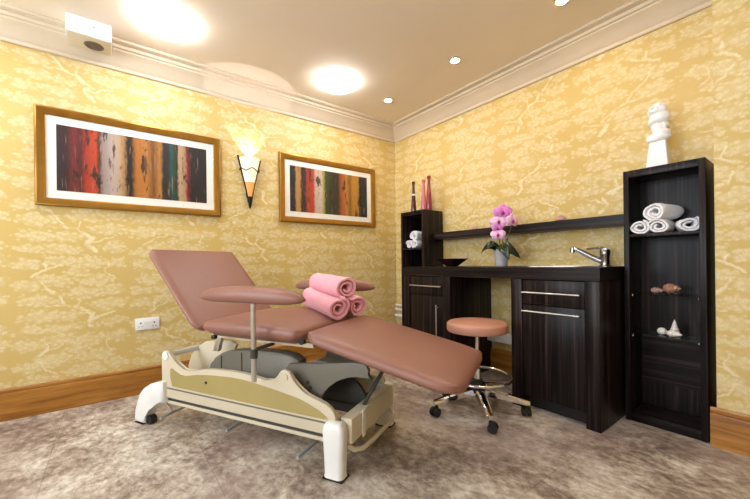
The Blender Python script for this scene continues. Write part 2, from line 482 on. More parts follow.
# ------------------------------------------------------------------ wall things on the left wall
def picture(name, label, y0, y1, z0, z1, fw, mw, art, glare=0):
    cy = (y0 + y1) / 2
    t = thing(name, label, 'picture', (0, cy, z0))
    L, H = y1 - y0, z1 - z0
    m = MB(); prof = [(0, .001), (0, .024), (.004, .030), (.012, .033), (.024, .030), (.034, .026), (fw - .006, .022), (fw, .016), (fw, .001)]
    rings = []
    for sy, sz in ((-1, 0), (1, 0), (1, 1), (-1, 1)):
        rings.append([(x, sy * (L/2 - a), (a if sz == 0 else H - a)) for a, x in prof])
    m.ring_loft(rings, closed=True); m.build('frame', M['gilt'], t, smooth=30)
    a = fw - .004
    MB().box((.002, -L/2 + a, a), (.009, L/2 - a, H - a)).build('mount', M['mat'], t, smooth=None)
    b = fw + mw
    o = MB().box((.0092, 0, 0), (.0105, L - 2*b, H - 2*b)).build('print', art, t, smooth=None)
    o.location = (0, -L/2 + b, b)
    MB().box((.0125, -L/2 + a, a), (.0145, L/2 - a, H - a)).build('glazing', M['glass'], t, smooth=None)
    return t
A1 = painting('striped_abstract', [(0, '#2a1c2c'), (.06, '#3a1420'), (.10, '#8c2028'), (.14, '#571a24'), (.17, '#c43a24'), (.23, '#e2572a'), (.25, '#4a2a20'), (.27, '#b5aaa0'),
      (.33, '#d8d2c8'), (.38, '#dccaa4'), (.41, '#c39a58'), (.43, '#221a1c'), (.46, '#201818'), (.49, '#d08a34'), (.56, '#dc9c44'), (.61, '#8a5a24'), (.66, '#d9a24c'), (.685, '#2a2026'),
      (.72, '#22303c'), (.745, '#256672'), (.765, '#2c5a34'), (.79, '#1c1a1c'), (.805, '#dcc8a0'), (.85, '#cfb07c'), (.865, '#a82844'), (.885, '#6a1c34'), (.90, '#1b1a22'), (.945, '#22202a')], 0.88, 2.3, '#241c1e')
A2 = painting('banded_abstract', [(0, '#20222a'), (.055, '#20222a'), (.075, '#d9b068'), (.12, '#d3a35a'), (.135, '#2a2026'), (.18, '#2e2024'), (.20, '#c63a2e'), (.28, '#d24634'), (.30, '#e6dcc8'),
      (.38, '#ece4d4'), (.405, '#c7c05a'), (.43, '#3c5a2a'), (.50, '#23381f'), (.53, '#2c2624'), (.60, '#3a2c26'), (.64, '#b8642a'), (.69, '#dc7a2c'), (.72, '#d9a03a'), (.76, '#8a6a2c'),
      (.80, '#d6a02e'), (.88, '#caa23c'), (.90, '#222c34'), (.97, '#1c2c38')], 0.88, 9.1, '#1f1a1a')
picture('framed_picture', 'larger gold framed striped abstract print, nearest the camera on left wall', -3.033, -1.922, 1.337, 1.980, .052, .052, A1)
picture('framed_picture', 'gold framed striped abstract print between wall lamp and room corner', -1.412, -.313, 1.333, 1.974, .052, .052, A2)

# wall lamp
M['shade_glass'] = emit('lit_alabaster', '#ffeed2', .5, '#f6e6c8')
M['amber'] = emit('lit_amber', '#f0a860', .4, '#d8944c')
t = thing('wall_lamp', 'lit cone shaped wall lamp with black iron arms between the two pictures', 'wall lamp', (0, -1.683, 1.418))
def half_cone(z0, z1, r0, r1, thick=.004, n=20, m=None):
    """open-topped half cone against the wall"""
    m = m or MB(); bm = m.bm
    def row(z, r): return [bm.verts.new((.012 + r * .95 * math.sin(PI * k / n), -r * math.cos(PI * k / n), z)) for k in range(n + 1)]
    zs = 6; outer = [row(z0 + (z1 - z0) * i / zs, r0 + (r1 - r0) * i / zs) for i in range(zs + 1)]
    inner = [row(z0 + (z1 - z0) * i / zs, max(.001, r0 + (r1 - r0) * i / zs - thick)) for i in range(zs + 1)]
    for i in range(zs):
        for k in range(n):
            bm.faces.new((outer[i][k], outer[i][k+1], outer[i+1][k+1], outer[i+1][k]))
            bm.faces.new((inner[i][k], inner[i+1][k], inner[i+1][k+1], inner[i][k+1]))
    for k in range(n):
        bm.faces.new((outer[zs][k], outer[zs][k+1], inner[zs][k+1], inner[zs][k]))
        bm.faces.new((outer[0][k], inner[0][k], inner[0][k+1], outer[0][k+1]))
    for s in (0, n):
        for i in range(zs): bm.faces.new((outer[i][s], outer[i+1][s], inner[i+1][s], inner[i][s]))
    return m
half_cone(.235, .44, .0437, .086).build('shade', M['shade_glass'], t)
half_cone(.10, .233, .018, .0433).build('amber_shade', M['amber'], t)
MB().box((0.0005, -.028, .11), (.010, .028, .40)).build('back_plate', M['iron'], t)
m = MB()
m.lathe([(.001, 0), (.010, .02), (.016, .06), (.020, .10), (.017, .112), (.001, .112)], c=(.022, 0, 0), n=16)
m.build('finial', M['iron'], t)
for sg, top, r in ((-1, .458, .0065), (1, .440, .0042)):
    MB().tube([(.022, sg * .014, .06), (.022, sg * .030, .16), (.020, sg * .068, .32), (.018, sg * .098, top)], [r, r, r, r * 1.15], 10).build('arm', M['iron'], t)
m = MB()
pts = []
for k in range(41):
    a = PI * (k / 40); wob = .012 * math.sin(5 * a)
    pts.append((.014 + .083 * math.sin(a), -.083 * math.cos(a), .335 + wob))
m.tube(pts, .0042, 8); m.build('scroll', M['iron'], t)
# lamp inside the shade, throwing its pool up on the cornice and ceiling
lamp = bpy.data.lights.new('sconce_bulb', 'SPOT'); lamp.energy = 9; lamp.spot_size = R(67); lamp.spot_blend = .06; lamp.shadow_soft_size = .012; lamp.color = (1, .90, .96)
lo = bpy.data.objects.new('sconce_bulb', lamp); C.objects.link(lo); lo.parent = t
lo.location = (.066, 0, .40)
lo.rotation_euler = Vector((-.10, 0, .64)).to_track_quat('-Z', 'Y').to_euler()

# socket
t = thing('power_socket', 'white double power socket low on the left wall', 'socket', (0, -2.439, .467))
MB().box((.0005, -.075, 0), (.011, .075, .086), .003).build('face_plate', M['white'], t)
for sy in (-.042, .042):
    m = MB()
    m.box((.0108, sy - .004, .044), (.0118, sy + .004, .056)); m.box((.0108, sy - .014, .022), (.0118, sy - .006, .027)); m.box((.0108, sy + .006, .022), (.0118, sy + .014, .027))
    m.build('socket_holes', M['dgrey'], t)
for sy in (-.014, .014):
    MB().box((.0105, sy - .009, .048), (.0145, sy + .009, .066), .0015).build('switch', M['white'], t)

# ------------------------------------------------------------------ fitted dark furniture on the back wall
def bar_handle(a, b, parent, off, r=.005):
    """round bar standing off the front along y"""
    a, b = Vector(a), Vector(b); d = (b - a).normalized(); m = MB()
    m.cyl(a - d * .02, b + d * .02, r, n=12)
    for p in (a, b): m.cyl(p, p + Vector((0, off, 0)), r * .8, n=10)
    return m.build('handle', M['steel'], parent)

WT = .902
def base_cabinet(label, x0, x1, door_right, hz, drawer_h):
    w = x1 - x0
    t = thing('base_cabinet', label, 'cabinet', (x0, 0, 0))
    Y = -.545
    for a, b in ((0, .075), (w - .075, w)):     # side pilasters to the floor
        MB().box((a, Y, 0.0005), (b, -.004, .824), .002).build('side_panel', M['wood'], t)
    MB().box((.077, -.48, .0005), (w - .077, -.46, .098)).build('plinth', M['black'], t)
    MB().box((.077, -.515, .10), (w - .077, -.030, .118)).build('bottom_panel', M['wood'], t)
    MB().box((.077, -.028, .10), (w - .077, -.006, .822)).build('back_panel', M['wood'], t)
    dz = .665
    d = MB().box((.078, Y + .006, dz + .002), (w - .078, Y + .026, .820), .0015).build('drawer', M['wood'], t)
    bar_handle((hz[0] - x0, Y - .024, .744), (hz[1] - x0, Y - .024, .744), d, .031)
    d = MB().box((.078, Y + .006, .086), (w - .078, Y + .026, dz - .002), .0015).build('door', M['wood'], t)
    if door_right: bar_handle((door_right - x0, Y - .024, .575), (door_right - x0, Y - .024, .30), d, .031)
    else: bar_handle((hz[0] - x0, Y - .024, .626), (hz[1] - x0, Y - .024, .626), d, .031)
    return t
base_cabinet('dark wood base cabinet left of stool, behind the couch foot end', .735, 1.275, 1.148, (.858, 1.173), .16)
base_cabinet('dark wood base cabinet under the sink, right of the stool', 1.794, 2.318, None, (1.902, 2.203), .16)

# worktop with a cut-out for the sink
sx0, sx1, sy0, sy1 = 1.86, 2.16, -.44, -.14
m = MB()
m.box((.735, -.547, .826), (sx0, -.002, WT)); m.box((sx1, -.547, .826), (2.320, -.002, WT))
m.box((sx0, -.547, .826), (sx1, sy0, WT)); m.box((sx0, sy1, .826), (sx1, -.002, WT))
tag(m.build('worktop', M['worktop'], smooth=None), 'long dark wood worktop spanning both base cabinets along back wall', 'worktop')
t = thing('sink', 'stainless steel sink let into the dark worktop before the tap', 'sink', ((sx0 + sx1) / 2, (sy0 + sy1) / 2, WT))
hw, hd = (sx1 - sx0) / 2, (sy1 - sy0) / 2
m = MB()
def rrect(w, d, r, z, n=6):
    out = []
    for cx, cy, a0 in ((w - r, d - r, 0), (-w + r, d - r, 90), (-w + r, -d + r, 180), (w - r, -d + r, 270)):
        for k in range(n + 1):
            a = R(a0 + 90 * k / n); out.append((cx + r * math.cos(a), cy + r * math.sin(a), z))
    return out
m.ring_loft([rrect(hw + .014, hd + .014, .03, .0005), rrect(hw + .013, hd + .013, .03, .004), rrect(hw - .004, hd - .004, .03, .005), rrect(hw - .008, hd - .008, .03, -.004),
             rrect(hw - .016, hd - .016, .03, -.060), rrect(hw - .05, hd - .05, .03, -.068)], cap=False)
m.bm.faces.new([m.bm.verts.new(p) for p in rrect(hw - .05, hd - .05, .03, -.068)])
bmesh.ops.remove_doubles(m.bm, verts=m.bm.verts, dist=.0001)
m.build('bowl', M['steel'], t)
MB().lathe([(.001, -.064), (.018, -.064), (.022, -.067), (.001, -.067)], n=20).build('drain', M['chrome'], t)

# tap
t = thing('mixer_tap', 'chrome lever mixer tap with long angled spout on the worktop', 'tap', (2.195, -.11, WT))
m = MB(); m.lathe([(.034, .0005), (.034, .006), (.028, .010), (.027, .055), (.030, .075), (.031, .098), (.026, .108), (.001, .110)], n=28)
m.build('body', M['tapchrome'], t)
m = MB(); m.tube([(-.015, -.005, .030), (-.08, -.025, .066), (-.135, -.045, .102), (-.160, -.053, .116), (-.175, -.058, .115)], [.018, .016, .015, .014, .013], 14)
m.cyl((-.173, -.057, .124), (-.174, -.058, .092), .015, n=16)
m.build('spout', M['tapchrome'], t)
m = MB(); m.tube([(.012, 0, .104), (-.02, -.006, .117), (-.06, -.016, .117), (-.10, -.026, .113)], [.012, .010, .006, .005], 12)
m.build('lever', M['tapchrome'], t)

# shelf between the two tall units
tag(MB().box((.748, -.155, 1.158), (2.333, -.001, 1.222), .002).build('wall_shelf', M['woodx'], smooth=None), 'long dark wood wall shelf above the worktop', 'shelf')

def tall_unit(label, x0, x1, y, h, shelves, lower_band):
    w = x1 - x0; tk = .026
    t = thing('tall_unit', label, 'shelving unit', (x0, 0, 0))
    for a, b in ((0, tk), (w - tk, w)): MB().box((a, y, .0005), (b, -.025, h), .0012).build('side_panel', M['wood'], t)
    MB().box((tk + .0005, y, h - .040), (w - tk - .0005, -.025, h), .001).build('top_panel', M['wood'], t)
    MB().box((tk + .0005, y + .004, .0005), (w - tk - .0005, -.026, .052), .001).build('bottom_panel', M['woodx'], t)
    MB().box((.002, -.0245, .002), (w - .002, -.023 + .012, h - .002)).build('back_panel', M['wood'], t)
    if lower_band: MB().box((tk + .001, -.034, .20), (w - tk - .001, -.0255, .50)).build('lower_back_panel', M['woodx'], t)
    for z, glass in shelves:
        if glass:
            s = MB().box((tk + .002, y + .012, z - .008), (w - tk - .002, -.036, z)).build('glass_shelf', M['shelfglass'], t, smooth=None)
            for xx in (tk + .008, w - tk - .008): MB().cyl((xx, y + .020, z - .018), (xx, y + .020, z - .0085), .006, n=12).build('shelf_peg', M['chrome'], s)
        else: MB().box((tk + .0005, y + .006, z - .018), (w - tk - .0005, -.0255, z), .001).build('shelf', M['wood'], t)
    return t
TY, TX0, TX1, TH = -.231, 2.335, 2.692, 1.461
tall_unit('tall open dark wood unit by the stepped wall, holding towels and shells', TX0, TX1, TY, TH, [(1.090, False), (.747, True), (.512, True)], True)
tall_unit('tall open dark wood unit near the room corner with three bottles on top', .414, .734, -.285, 1.446, [(1.085, False), (.70, False)], False)

# white heating pipes along the wall behind the cabinets
for z, r, nm in ((.455, .012, 'upper thin'), (.405, .012, 'middle thin'), (.335, .020, 'lowest and thickest')):
    t = thing('heating_pipe', '%s white pipe along the back wall behind the units' % nm, 'pipe', (0, 0, 0), 0, 'white pipes on the back wall')
    MB().cyl((.03, -.0365, z), (.425, -.0365, z), r, n=14).build('pipe_run', M['whitem'], t)
    m = MB()
    m.box((.15, -.0345, z - .006), (.17, -.0005, z + .006)); m.build('wall_clip', M['whitem'], t)
t = thing('pipe_boxing', 'white boxed pipe run low on the wall in the knee space', 'pipe', (0, 0, 0))
MB().box((1.2765, -.075, .262), (1.7925, -.0003, .335), .006).build('casing', M['whitem'], t)
MB().box((1.28, -.080, .3355), (1.79, -.002, .345), .002).build('cap_strip', M['whitem'], t)

# ------------------------------------------------------------------ rolled towels
def towel_roll(name, label, a, b, r, mat, group, turns=3.2, flat=1.0, seed=0, phase=0., parent=None, core=.12):
    """a rolled towel from a to b (centres of its two ends)"""
    rnd = random.Random(seed)
    a, b = Vector(a), Vector(b); ax = (b - a); L = ax.length; ax.normalize()
    side = ax.cross(Vector((0, 0, 1))).normalized(); up = side.cross(ax).normalized()
    N = int(turns * 22); tk = r * (1 - core) / (turns + .15)
    ks = [0, .012, .05, .12, .25, .4, .55, .7, .8, .92, .97, 1.0]
    bm = MB(); G = {}
    wob = [rnd.uniform(-1, 1) for _ in range(8)]
    for j, s in enumerate(ks):
        edge = min(s, 1 - s) * L
        for i in range(N + 1):
            f = i / N; th = phase + f * turns * 2 * PI
            rr = r * core + tk * (f * turns) + tk * .5
            ripple = 1 + .045 * math.sin(3 * th + wob[0] * 3 + s * 2) + .02 * math.sin(7 * th + s * 11 + wob[3] * 5) + .035 * math.sin(2 * th + wob[1] * 3 + s * 4)
            hh = tk * (.44 if i not in (0, N) else .20)
            if edge < .006: hh *= .62
            stagger = (-1 if s > .5 else 1) * 0 + (.012 * (1 - f) * (-1 if s > .5 else 1) * (1 if edge < .02 else 0))
            for q, sg in ((0, -1), (1, 1)):
                rad = (rr + sg * hh) * ripple * (1 + .02 * math.sin(s * 9 + th * 1.0 + wob[2] * 4))
                p = a + ax * (s * L + stagger * (0 if edge > .02 else 1)) + side * (rad * math.cos(th)) + up * (rad * math.sin(th) * flat)
                G[j, i, q] = bm.bm.verts.new(p)
    F = bm.bm.faces.new
    J = len(ks)
    for j in range(J - 1):
        for i in range(N):
            F((G[j, i, 1], G[j, i+1, 1], G[j+1, i+1, 1], G[j+1, i, 1])); F((G[j, i, 0], G[j+1, i, 0], G[j+1, i+1, 0], G[j, i+1, 0]))
        for i in (0, N): F((G[j, i, 0], G[j, i, 1], G[j+1, i, 1], G[j+1, i, 0]))
    for j in (0, J - 1):
        for i in range(N): F((G[j, i, 0], G[j, i+1, 0], G[j, i+1, 1], G[j, i, 1]))
    o = bm.build(name, mat, smooth=70)
    ctr = (a + b) / 2 - Vector((0, 0, r)); o.data.transform(Matrix.Translation(-ctr)); o.location = ctr
    return tag(o, label, 'towel', group)

WTW = 'white towels in the tall unit by the stepped wall'
zs = 1.0905
towel_roll('rolled_towel', 'white rolled towel at left end of bottom row in the tall unit by stepped wall', (2.406, TY + .012, zs + .039), (2.406, -.045, zs + .039), .041, M['whitet'], WTW, 2.1, .92, 1, .5)
towel_roll('rolled_towel', 'white rolled towel in middle of bottom row beneath the topmost white one', (2.492, TY + .014, zs + .037), (2.492, -.045, zs + .037), .042, M['whitet'], WTW, 2.1, .85, 2, 2.0)
towel_roll('rolled_towel', 'white rolled towel at right end of bottom row, lying turned sideways', (2.622, TY + .040, zs + .038), (2.580, -.075, zs + .038), .044, M['whitet'], WTW, 2.0, .80, 3, 1.0)
towel_roll('rolled_towel', 'white rolled towel lying on top of the other three in tall unit', (2.478, TY + .008, zs + .117), (2.530, -.06, zs + .117), .050, M['whitet'], WTW, 2.2, .84, 4, 3.2)
WT2 = 'white towels in the corner unit'
z2 = 1.0855
towel_roll('rolled_towel', 'small white rolled towel at the left in the tall unit near corner', (.502, -.262, z2 + .038), (.502, -.06, z2 + .038), .037, M['whitet'], WT2, 2.4, 1, 5, .5)
towel_roll('rolled_towel', 'small white rolled towel low at the right in tall unit near corner', (.583, -.262, z2 + .038), (.583, -.06, z2 + .038), .037, M['whitet'], WT2, 2.4, 1, 6, 2.)
towel_roll('rolled_towel', 'larger white rolled towel topmost of the three in unit near corner', (.572, -.260, z2 + .118), (.572, -.06, z2 + .118), .046, M['whitet'], WT2, 2.4, .95, 7, 1.2)

# ------------------------------------------------------------------ treatment couch
CO = Vector((.55, -2.5, 0)); CA = math.atan2(.465, .885)
e1 = Vector((math.cos(CA), math.sin(CA), 0)); e2 = Vector((-e1.y, e1.x, 0))
def cw(u, v, z): return CO + e1 * u + e2 * v + Vector((0, 0, z))
couch = thing('treatment_couch', 'dusky pink padded treatment couch with raised back on cream base', 'treatment couch', CO, CA)
V0, V1 = -.03, .60                     # near and far edge of the upholstery
# seat
cr = lambda x, y: .050 * (1 - .9 * x * x) * (1 - .75 * y * y)
MB().rbox((.528, V0, .556), (1.182, V1, .632), .030, cr, (20, 20, 8), rc=.05, under=.045).build('seat', M['vinyl'], couch, smooth=80)
# backrest, built flat along +x from its hinge, then tilted up
ang = R(180 - 47.0)
Mb = Matrix.Translation((.533, 0, .596)) @ Matrix.Rotation(-ang, 4, 'Y')
crb = lambda x, y: -.0
MB().rbox((.004, V0, -.062), (.625, V1, -.010), .024, lambda x, y: 0, (20, 20, 8), M=Mb @ Matrix.Scale(-1, 4, (0, 0, 1)), rc=.06, under=.04).build('backrest', M['vinyl'], couch, smooth=80)
# leg rest sloping down to the foot end
la = R(12.6)
Ml = Matrix.Translation((1.192, 0, .628)) @ Matrix.Rotation(la, 4, 'Y')
crl = lambda x, y: .030 * (1 - x ** 4) * (1 - .8 * y * y)
MB().rbox((.0, V0, -.064), (.747, V1, .0), .028, crl, (22, 20, 8), M=Ml, rc=.10, under=.055).build('leg_rest', M['vinyl'], couch, smooth=80)
# frames under the pads
m = MB()
for vv in (.09, .48): m.box((.50, vv - .012, .533), (1.19, vv + .012, .555))
m.box((.60, .08, .536), (.63, .49, .554)); m.box((1.15, .08, .536), (1.18, .49, .554))
m.build('seat_frame', M['cream'], couch)
m = MB()
for vv in (.12, .45): m.box((.02, vv - .012, -.090), (.56, vv + .012, -.066), M=Ml)
m.build('leg_rest_frame', M['dgrey'], couch)
m = MB()
for vv in (.12, .45): m.box((.02, vv - .012, .064), (.48, vv + .012, .084), M=Mb @ Matrix.Scale(1, 4, (0, 0, 1)))
m.build('backrest_frame', M['dgrey'], couch)
for vv in (-.012, .575):
    MB().cyl((1.187, vv, .582), (1.187, vv + .02, .582), .014, n=16).build('hinge', M['rubber'], couch)
    MB().box((.60, vv, .548), (.627, vv + .02, .567), .003).build('bracket', M['rubber'], couch)
# armrests
def armrest(v, u0, u1, zc, pu, z0):
    m = MB(); n = 28; rings = []
    for i in range(n + 1):
        s = -1 + 2 * i / n; k = max(.02, (1 - abs(s) ** 3.2)) ** .5
        c = Vector(((u0 + u1) / 2 + s * (u1 - u0) / 2, v, zc + .010 * (1 - s * s)))
        rings.append([c + Vector((0, .055 * k * math.copysign(abs(math.cos(a)) ** .8, math.cos(a)), (.046 if math.sin(a) > 0 else .034) * k * math.copysign(abs(math.sin(a)) ** .85, math.sin(a)))) for a in [2 * PI * j / 20 for j in range(20)]])
    m.ring_loft(rings); o = m.build('armrest', M['vinyl'], couch, smooth=80)
    m = MB(); m.cyl((pu, v, z0), (pu, v, zc - .020), .0125, n=16)
    m.build('post', M['rod'], o)
    sg = 1 if v < .2 else -1
    m = MB(); m.box((pu - .014, min(v - sg*.014, v + sg * .16), .538), (pu + .014, max(v - sg*.014, v + sg * .13), .548), .003)
    m.cyl((pu, v, .505), (pu, v, .546), .018, n=16); m.build('post_clamp', M['dgrey'], o)
armrest(-.085, .625, 1.265, .783, .972, .395)
armrest(.655, .640, 1.250, .785, .945, .395)
# side panels of the base, near and far
top = [(.182, .405), (.190, .430), (.205, .445), (.225, .449), (.245, .440), (.262, .425), (.295, .397), (.335, .370), (.372, .354), (.401, .350), (.44, .355), (.478, .362), (.53, .373), (.582, .381),
       (.652, .387), (.74, .391), (.828, .390), (.90, .383), (.96, .376), (1.003, .376), (1.025, .384), (1.040, .404), (1.055, .427), (1.070, .437), (1.086, .439), (1.102, .434), (1.118, .420), (1.135, .396),
       (1.155, .371), (1.18, .353), (1.213, .341), (1.247, .331), (1.285, .321), (1.311, .313), (1.335, .301), (1.352, .285), (1.362, .262), (1.364, .235), (1.355, .205), (1.335, .185), (1.314, .178)]
outer = [(.182, .178)] + top
gin = [(.278, .250), (.262, .300), (.262, .345), (.275, .352), (.304, .340), (.345, .326), (.395, .323), (.478, .340), (.56, .350), (.651, .356), (.74, .360), (.827, .358), (.90, .352), (.98, .343), (1.05, .334), (1.12, .324), (1.168, .316),
       (1.22, .302), (1.278, .281), (1.318, .258), (1.325, .250), (1.30, .247), (.95, .246), (.65, .248), (.40, .249)]
for v, w, kind in ((-.006, .024, 'near'), (.520, .024, 'far')):
    p = MB().prism(outer if kind == 'near' else [(a_, min(b_, .285)) for a_, b_ in outer if b_ < .2 or a_ < .19 or a_ > 1.33 or int(a_ * 1000) % 7 != 0], 1, v, v + w, .005 if kind == 'near' else 0).build('side_panel', M['cream'], couch)
    vv = v - .0012 if kind == 'near' else v + w + .0012
    va, vb = (v - .0022, v + .002) if kind == 'near' else (v + w - .002, v + w + .0022)
    MB().prism(gin if kind == 'near' else [(a_, min(b_, .272)) for a_, b_ in gin], 1, va, vb).build('inset', M['gold_inset'], p)
    m = MB(); c = (1.086, 0, .408 if kind == 'near' else .262); m.cyl((c[0], v - .005, c[2]), (c[0], v + w + .005, c[2]), .018, n=20)
    m.build('pivot_cap', M['cream'], p)
    if kind == 'near': MB().cyl((.222, v - .006, .420), (.222, v + w + .006, .420), .024, n=24).build('pivot_cap', M['white'], p)
    if kind == 'near':
        MB().cyl((.555, v - .0045, .308), (.555, v - .001, .308), .008, n=14).build('knob', M['rubber'], p)
    MB().prism([(.235, .238), (1.345, .236), (1.345, .229), (.235, .231)], 1, va - .001, vb + .001).build('groove', M['grey'], p)
# lower chassis rails
for v in (.002, .520):
    MB().box((.17, v, .140), (1.345, v + .024, .158), .003).build('chassis_rail', M['cream'], couch)
    MB().box((.19, v + .004, .1585), (1.325, v + .020, .1775)).build('rail_spacer', M['dgrey'], couch)
for uu in (.40, .95): MB().cyl((uu, .02, .150), (uu, .526, .150), .012, n=14).build('chassis_tie', M['dgrey'], couch)
# feet with white castor covers
def foot(u, v, w, face):
    """white curved leg cover; face -1 = head end, +1 = foot end"""
    if face < 0:
        prof = [(.222, .270), (.16, .262), (.10, .243), (.05, .215), (.012, .178), (-.012, .130), (-.024, .075), (-.030, .030), (-.034, .004), (.056, .004), (.060, .040), (.070, .075), (.090, .102), (.125, .125), (.17, .140), (.222, .150)]
    else:
        prof = [(1.314, .006), (1.318, .022), (1.306, .18), (1.312, .218), (1.334, .243), (1.378, .245), (1.402, .228), (1.412, .19), (1.402, .022), (1.406, .006)]
    if face < 0: o = MB().prism(prof, 1, v, v + w, .014).build('foot_cover', M['white'], couch, smooth=50)
    else:
        m = MB(); cu, cv = 1.359, v + w / 2
        m.ring_loft([[(cu + x, cv + y, z) for x, y, _ in rrect(a_, b_, min(.022, b_ * .7), 0)] for a_, b_, z in ((.049, .034, .006), (.046, .031, .020), (.049, .031, .10), (.053, .032, .17), (.054, .033, .200), (.051, .031, .222), (.044, .026, .237), (.032, .017, .245), (.015, .007, .248))])
        o = m.build('foot_cover', M['white'], couch, smooth=70)
    if face < 0:
        c = (.082, v + w * .5, .046)
        MB().cyl((c[0], c[1] - .018, .0265), (c[0], c[1] + .018, .0265), .026, n=24).build('castor', M['rubber'], o)
    else:
        MB().box((prof[0][0] - .004, v - .004, 0.0005), (prof[-1][0] + .004, v + w + .004, .010), .004).build('rubber_sole', M['rubber'], o)
    if face < 0:
        MB().box((-.032, v - .002, .0005), (.054, v + w + .002, .0045), .001).build('rubber_sole', M['rubber'], o)
for v in (-.034, .512):
    foot(0, v, .062, -1); foot(0, v, .062, 1)
# end beams
MB().box((1.366, .029, .140), (1.426, .509, .252), .008).build('end_beam', M['cream'], couch)
MB().box((1.4262, .125, .132), (1.431, .150, .256)).build('strap', M['white'], couch)
MB().box((.186, .029, .190), (.216, .509, .262), .006).build('end_beam', M['cream'], couch)
MB().cyl((.222, .019, .420), (.222, .215, .420), .016, n=20).build('cross_shaft', M['white'], couch)
# cream lifting plate under the backrest
plate = [(.16, .24), (.130, .29), (.165, .37), (.225, .425), (.29, .463), (.40, .478), (.52, .484), (.555, .465), (.52, .40), (.48, .30), (.46, .24)]
MB().prism(plate, 1, .200, .220, .004).build('lift_plate', M['cream'], couch)
MB().prism([(.455, .44), (.495, .44), (.535, .552), (.495, .552)], 1, .12, .145, .002).build('support_strut', M['steel'], couch)
# grey lifting column covers
hump = [(.43, .190), (.432, .310), (.455, .370), (.496, .412), (.545, .440), (.61, .458), (.72, .472), (.853, .480), (.96, .482), (1.04, .476), (1.085, .455), (1.09, .19)]
MB().prism(hump, 1, .100, .170, .010).build('lift_cover', M['grey'], couch)
def ht(u):
    hh = hump[1:-1]
    for a, b in zip(hh, hh[1:]):
        if a[0] <= u <= b[0]: return a[1] + (b[1] - a[1]) * (u - a[0]) / max(1e-6, b[0] - a[0])
    return .4
for uu in (.545, .70):
    MB().box((uu, .098, .24), (uu + .006, .1005, ht(uu) - .012)).build('cover_seam', M['rubber'], couch)
arm = [(1.03, .22), (1.02, .40), (1.05, .445), (1.10, .452), (1.20, .463), (1.32, .478), (1.42, .492), (1.475, .490), (1.492, .462), (1.482, .446)]
for i in range(13):
    a = R(78 + i * (180 - 78 + 8) / 12)
    arm.append((1.455 + .255 * math.cos(a), .175 + .255 * math.sin(a)))
for v in (.066, .440):
    o = MB().prism(arm, 1, v, v + .022, .004).build('lift_arm', M['grey'], couch)
    s = MB(); f = v - .001 if v < .3 else v + .023
    for k in range(3): s.lathe([(.010, 0), (.010, .001), (.001, .001)], n=12, M=Matrix.Translation((1.165 + .016 * (k % 2), f, .325 + .022 * k)) @ Matrix.Rotation(R(90), 4, 'X'))
    s.build('arm_badge', M['dgrey'], o)
disc = [(1.12, .165)] + [(1.245 + .135 * math.cos(R(a)), .200 + .150 * math.sin(R(a))) for a in range(176, -20, -12)] + [(1.385, .155)]
MB().prism(disc, 1, .270, .292, .003).build('lift_gusset', M['dgrey'], couch)
MB().box((1.10, .262, .196), (1.385, .300, .212)).build('lift_bar', M['dgrey'], couch)
MB().box((1.20, .089, .460), (1.46, .160, .472)).build('arm_cover', M['grey'], couch)
# struts from the base beam to the leg rest
MB().cyl((1.395, .20, .245), (1.515, .20, .452), .0095, n=12).build('strut', M['dgrey'], couch)
MB().cyl((1.60, .455, .285), (1.605, .455, .430), .008, n=12).build('hanging_strut', M['dgrey'], couch)
# foot end brake bar and pedal rods
pts = [(1.395, .034, .130), (1.42, .060, .104), (1.440, .10, .095), (1.447, .20, .092), (1.450, .34, .092), (1.450, .43, .092), (1.440, .475, .098), (1.40, .503, .125)]
MB().tube(pts, .0115, 14).build('brake_bar', M['cream'], couch)
MB().cyl((.212, -.022, .175), (.148, .083, .052), .007, n=12).build('pedal_rod', M['white'], couch)
MB().tube([(.175, -.012, .050), (.158, .083, .050), (.150, .18, .050), (.150, .36, .052)], .008, 12).build('pedal_bar', M['pedal'], couch)
MB().cyl((.653, .035, .050), (.660, .17, .060), .009, n=12).build('pedal_rod', M['pedal'], couch)
MB().cyl((1.165, -.02, .050), (1.17, .13, .060), .009, n=12).build('pedal_rod', M['pedal'], couch)

# pink towels on the couch
PT = 'pink towels on the couch'
towel_roll('rolled_towel', 'pink rolled towel lower left of the three on the couch, nearest the camera', cw(1.205, .300, .697), cw(.900, .455, .742), .057, M['pink'], PT, 2.1, .97, 11, .4)
towel_roll('rolled_towel', 'pink rolled towel lower right of the three, beside the sloping leg rest', cw(1.245, .440, .690), cw(.94, .595, .738), .052, M['pink'], PT, 2.0, .97, 12, 2.4)
towel_roll('rolled_towel', 'pink rolled towel resting on top of the other two', cw(1.205, .392, .800), cw(.895, .560, .818), .060, M['pink'], PT, 2.2, .95, 13, 3.4)

# ------------------------------------------------------------------ stool
st = thing('stool', 'round peach padded stool on chrome five star base with castors', 'stool', (1.716, -.806, 0))
MB().lathe([(.001, .500), (.170, .500), (.182, .503), (.187, .511), (.187, .545), (.184, .554), (.174, .560), (.10, .565), (.001, .567)], n=56).build('seat', M['peach'], st, smooth=60)
MB().lathe([(.001, .482), (.09, .482), (.10, .486), (.10, .4995), (.001, .4995)], n=32).build('seat_plate', M['rubber'], st)
m = MB(); m.lathe([(.020, .10), (.020, .30), (.001, .30)], n=24); m.lathe([(.013, .29), (.013, .481), (.001, .481)], n=20)
m.build('gas_lift', M['chrome'], st)
MB().lathe([(.001, .118), (.050, .118), (.055, .135), (.050, .17), (.036, .185), (.030, .20), (.001, .20)], n=24).build('hub', M['rubber'], st)
pts = [(.205 * math.cos(2 * PI * k / 64), .205 * math.sin(2 * PI * k / 64), .218) for k in range(64)]
m = MB().tube(pts, .0095, 12, closed=True)
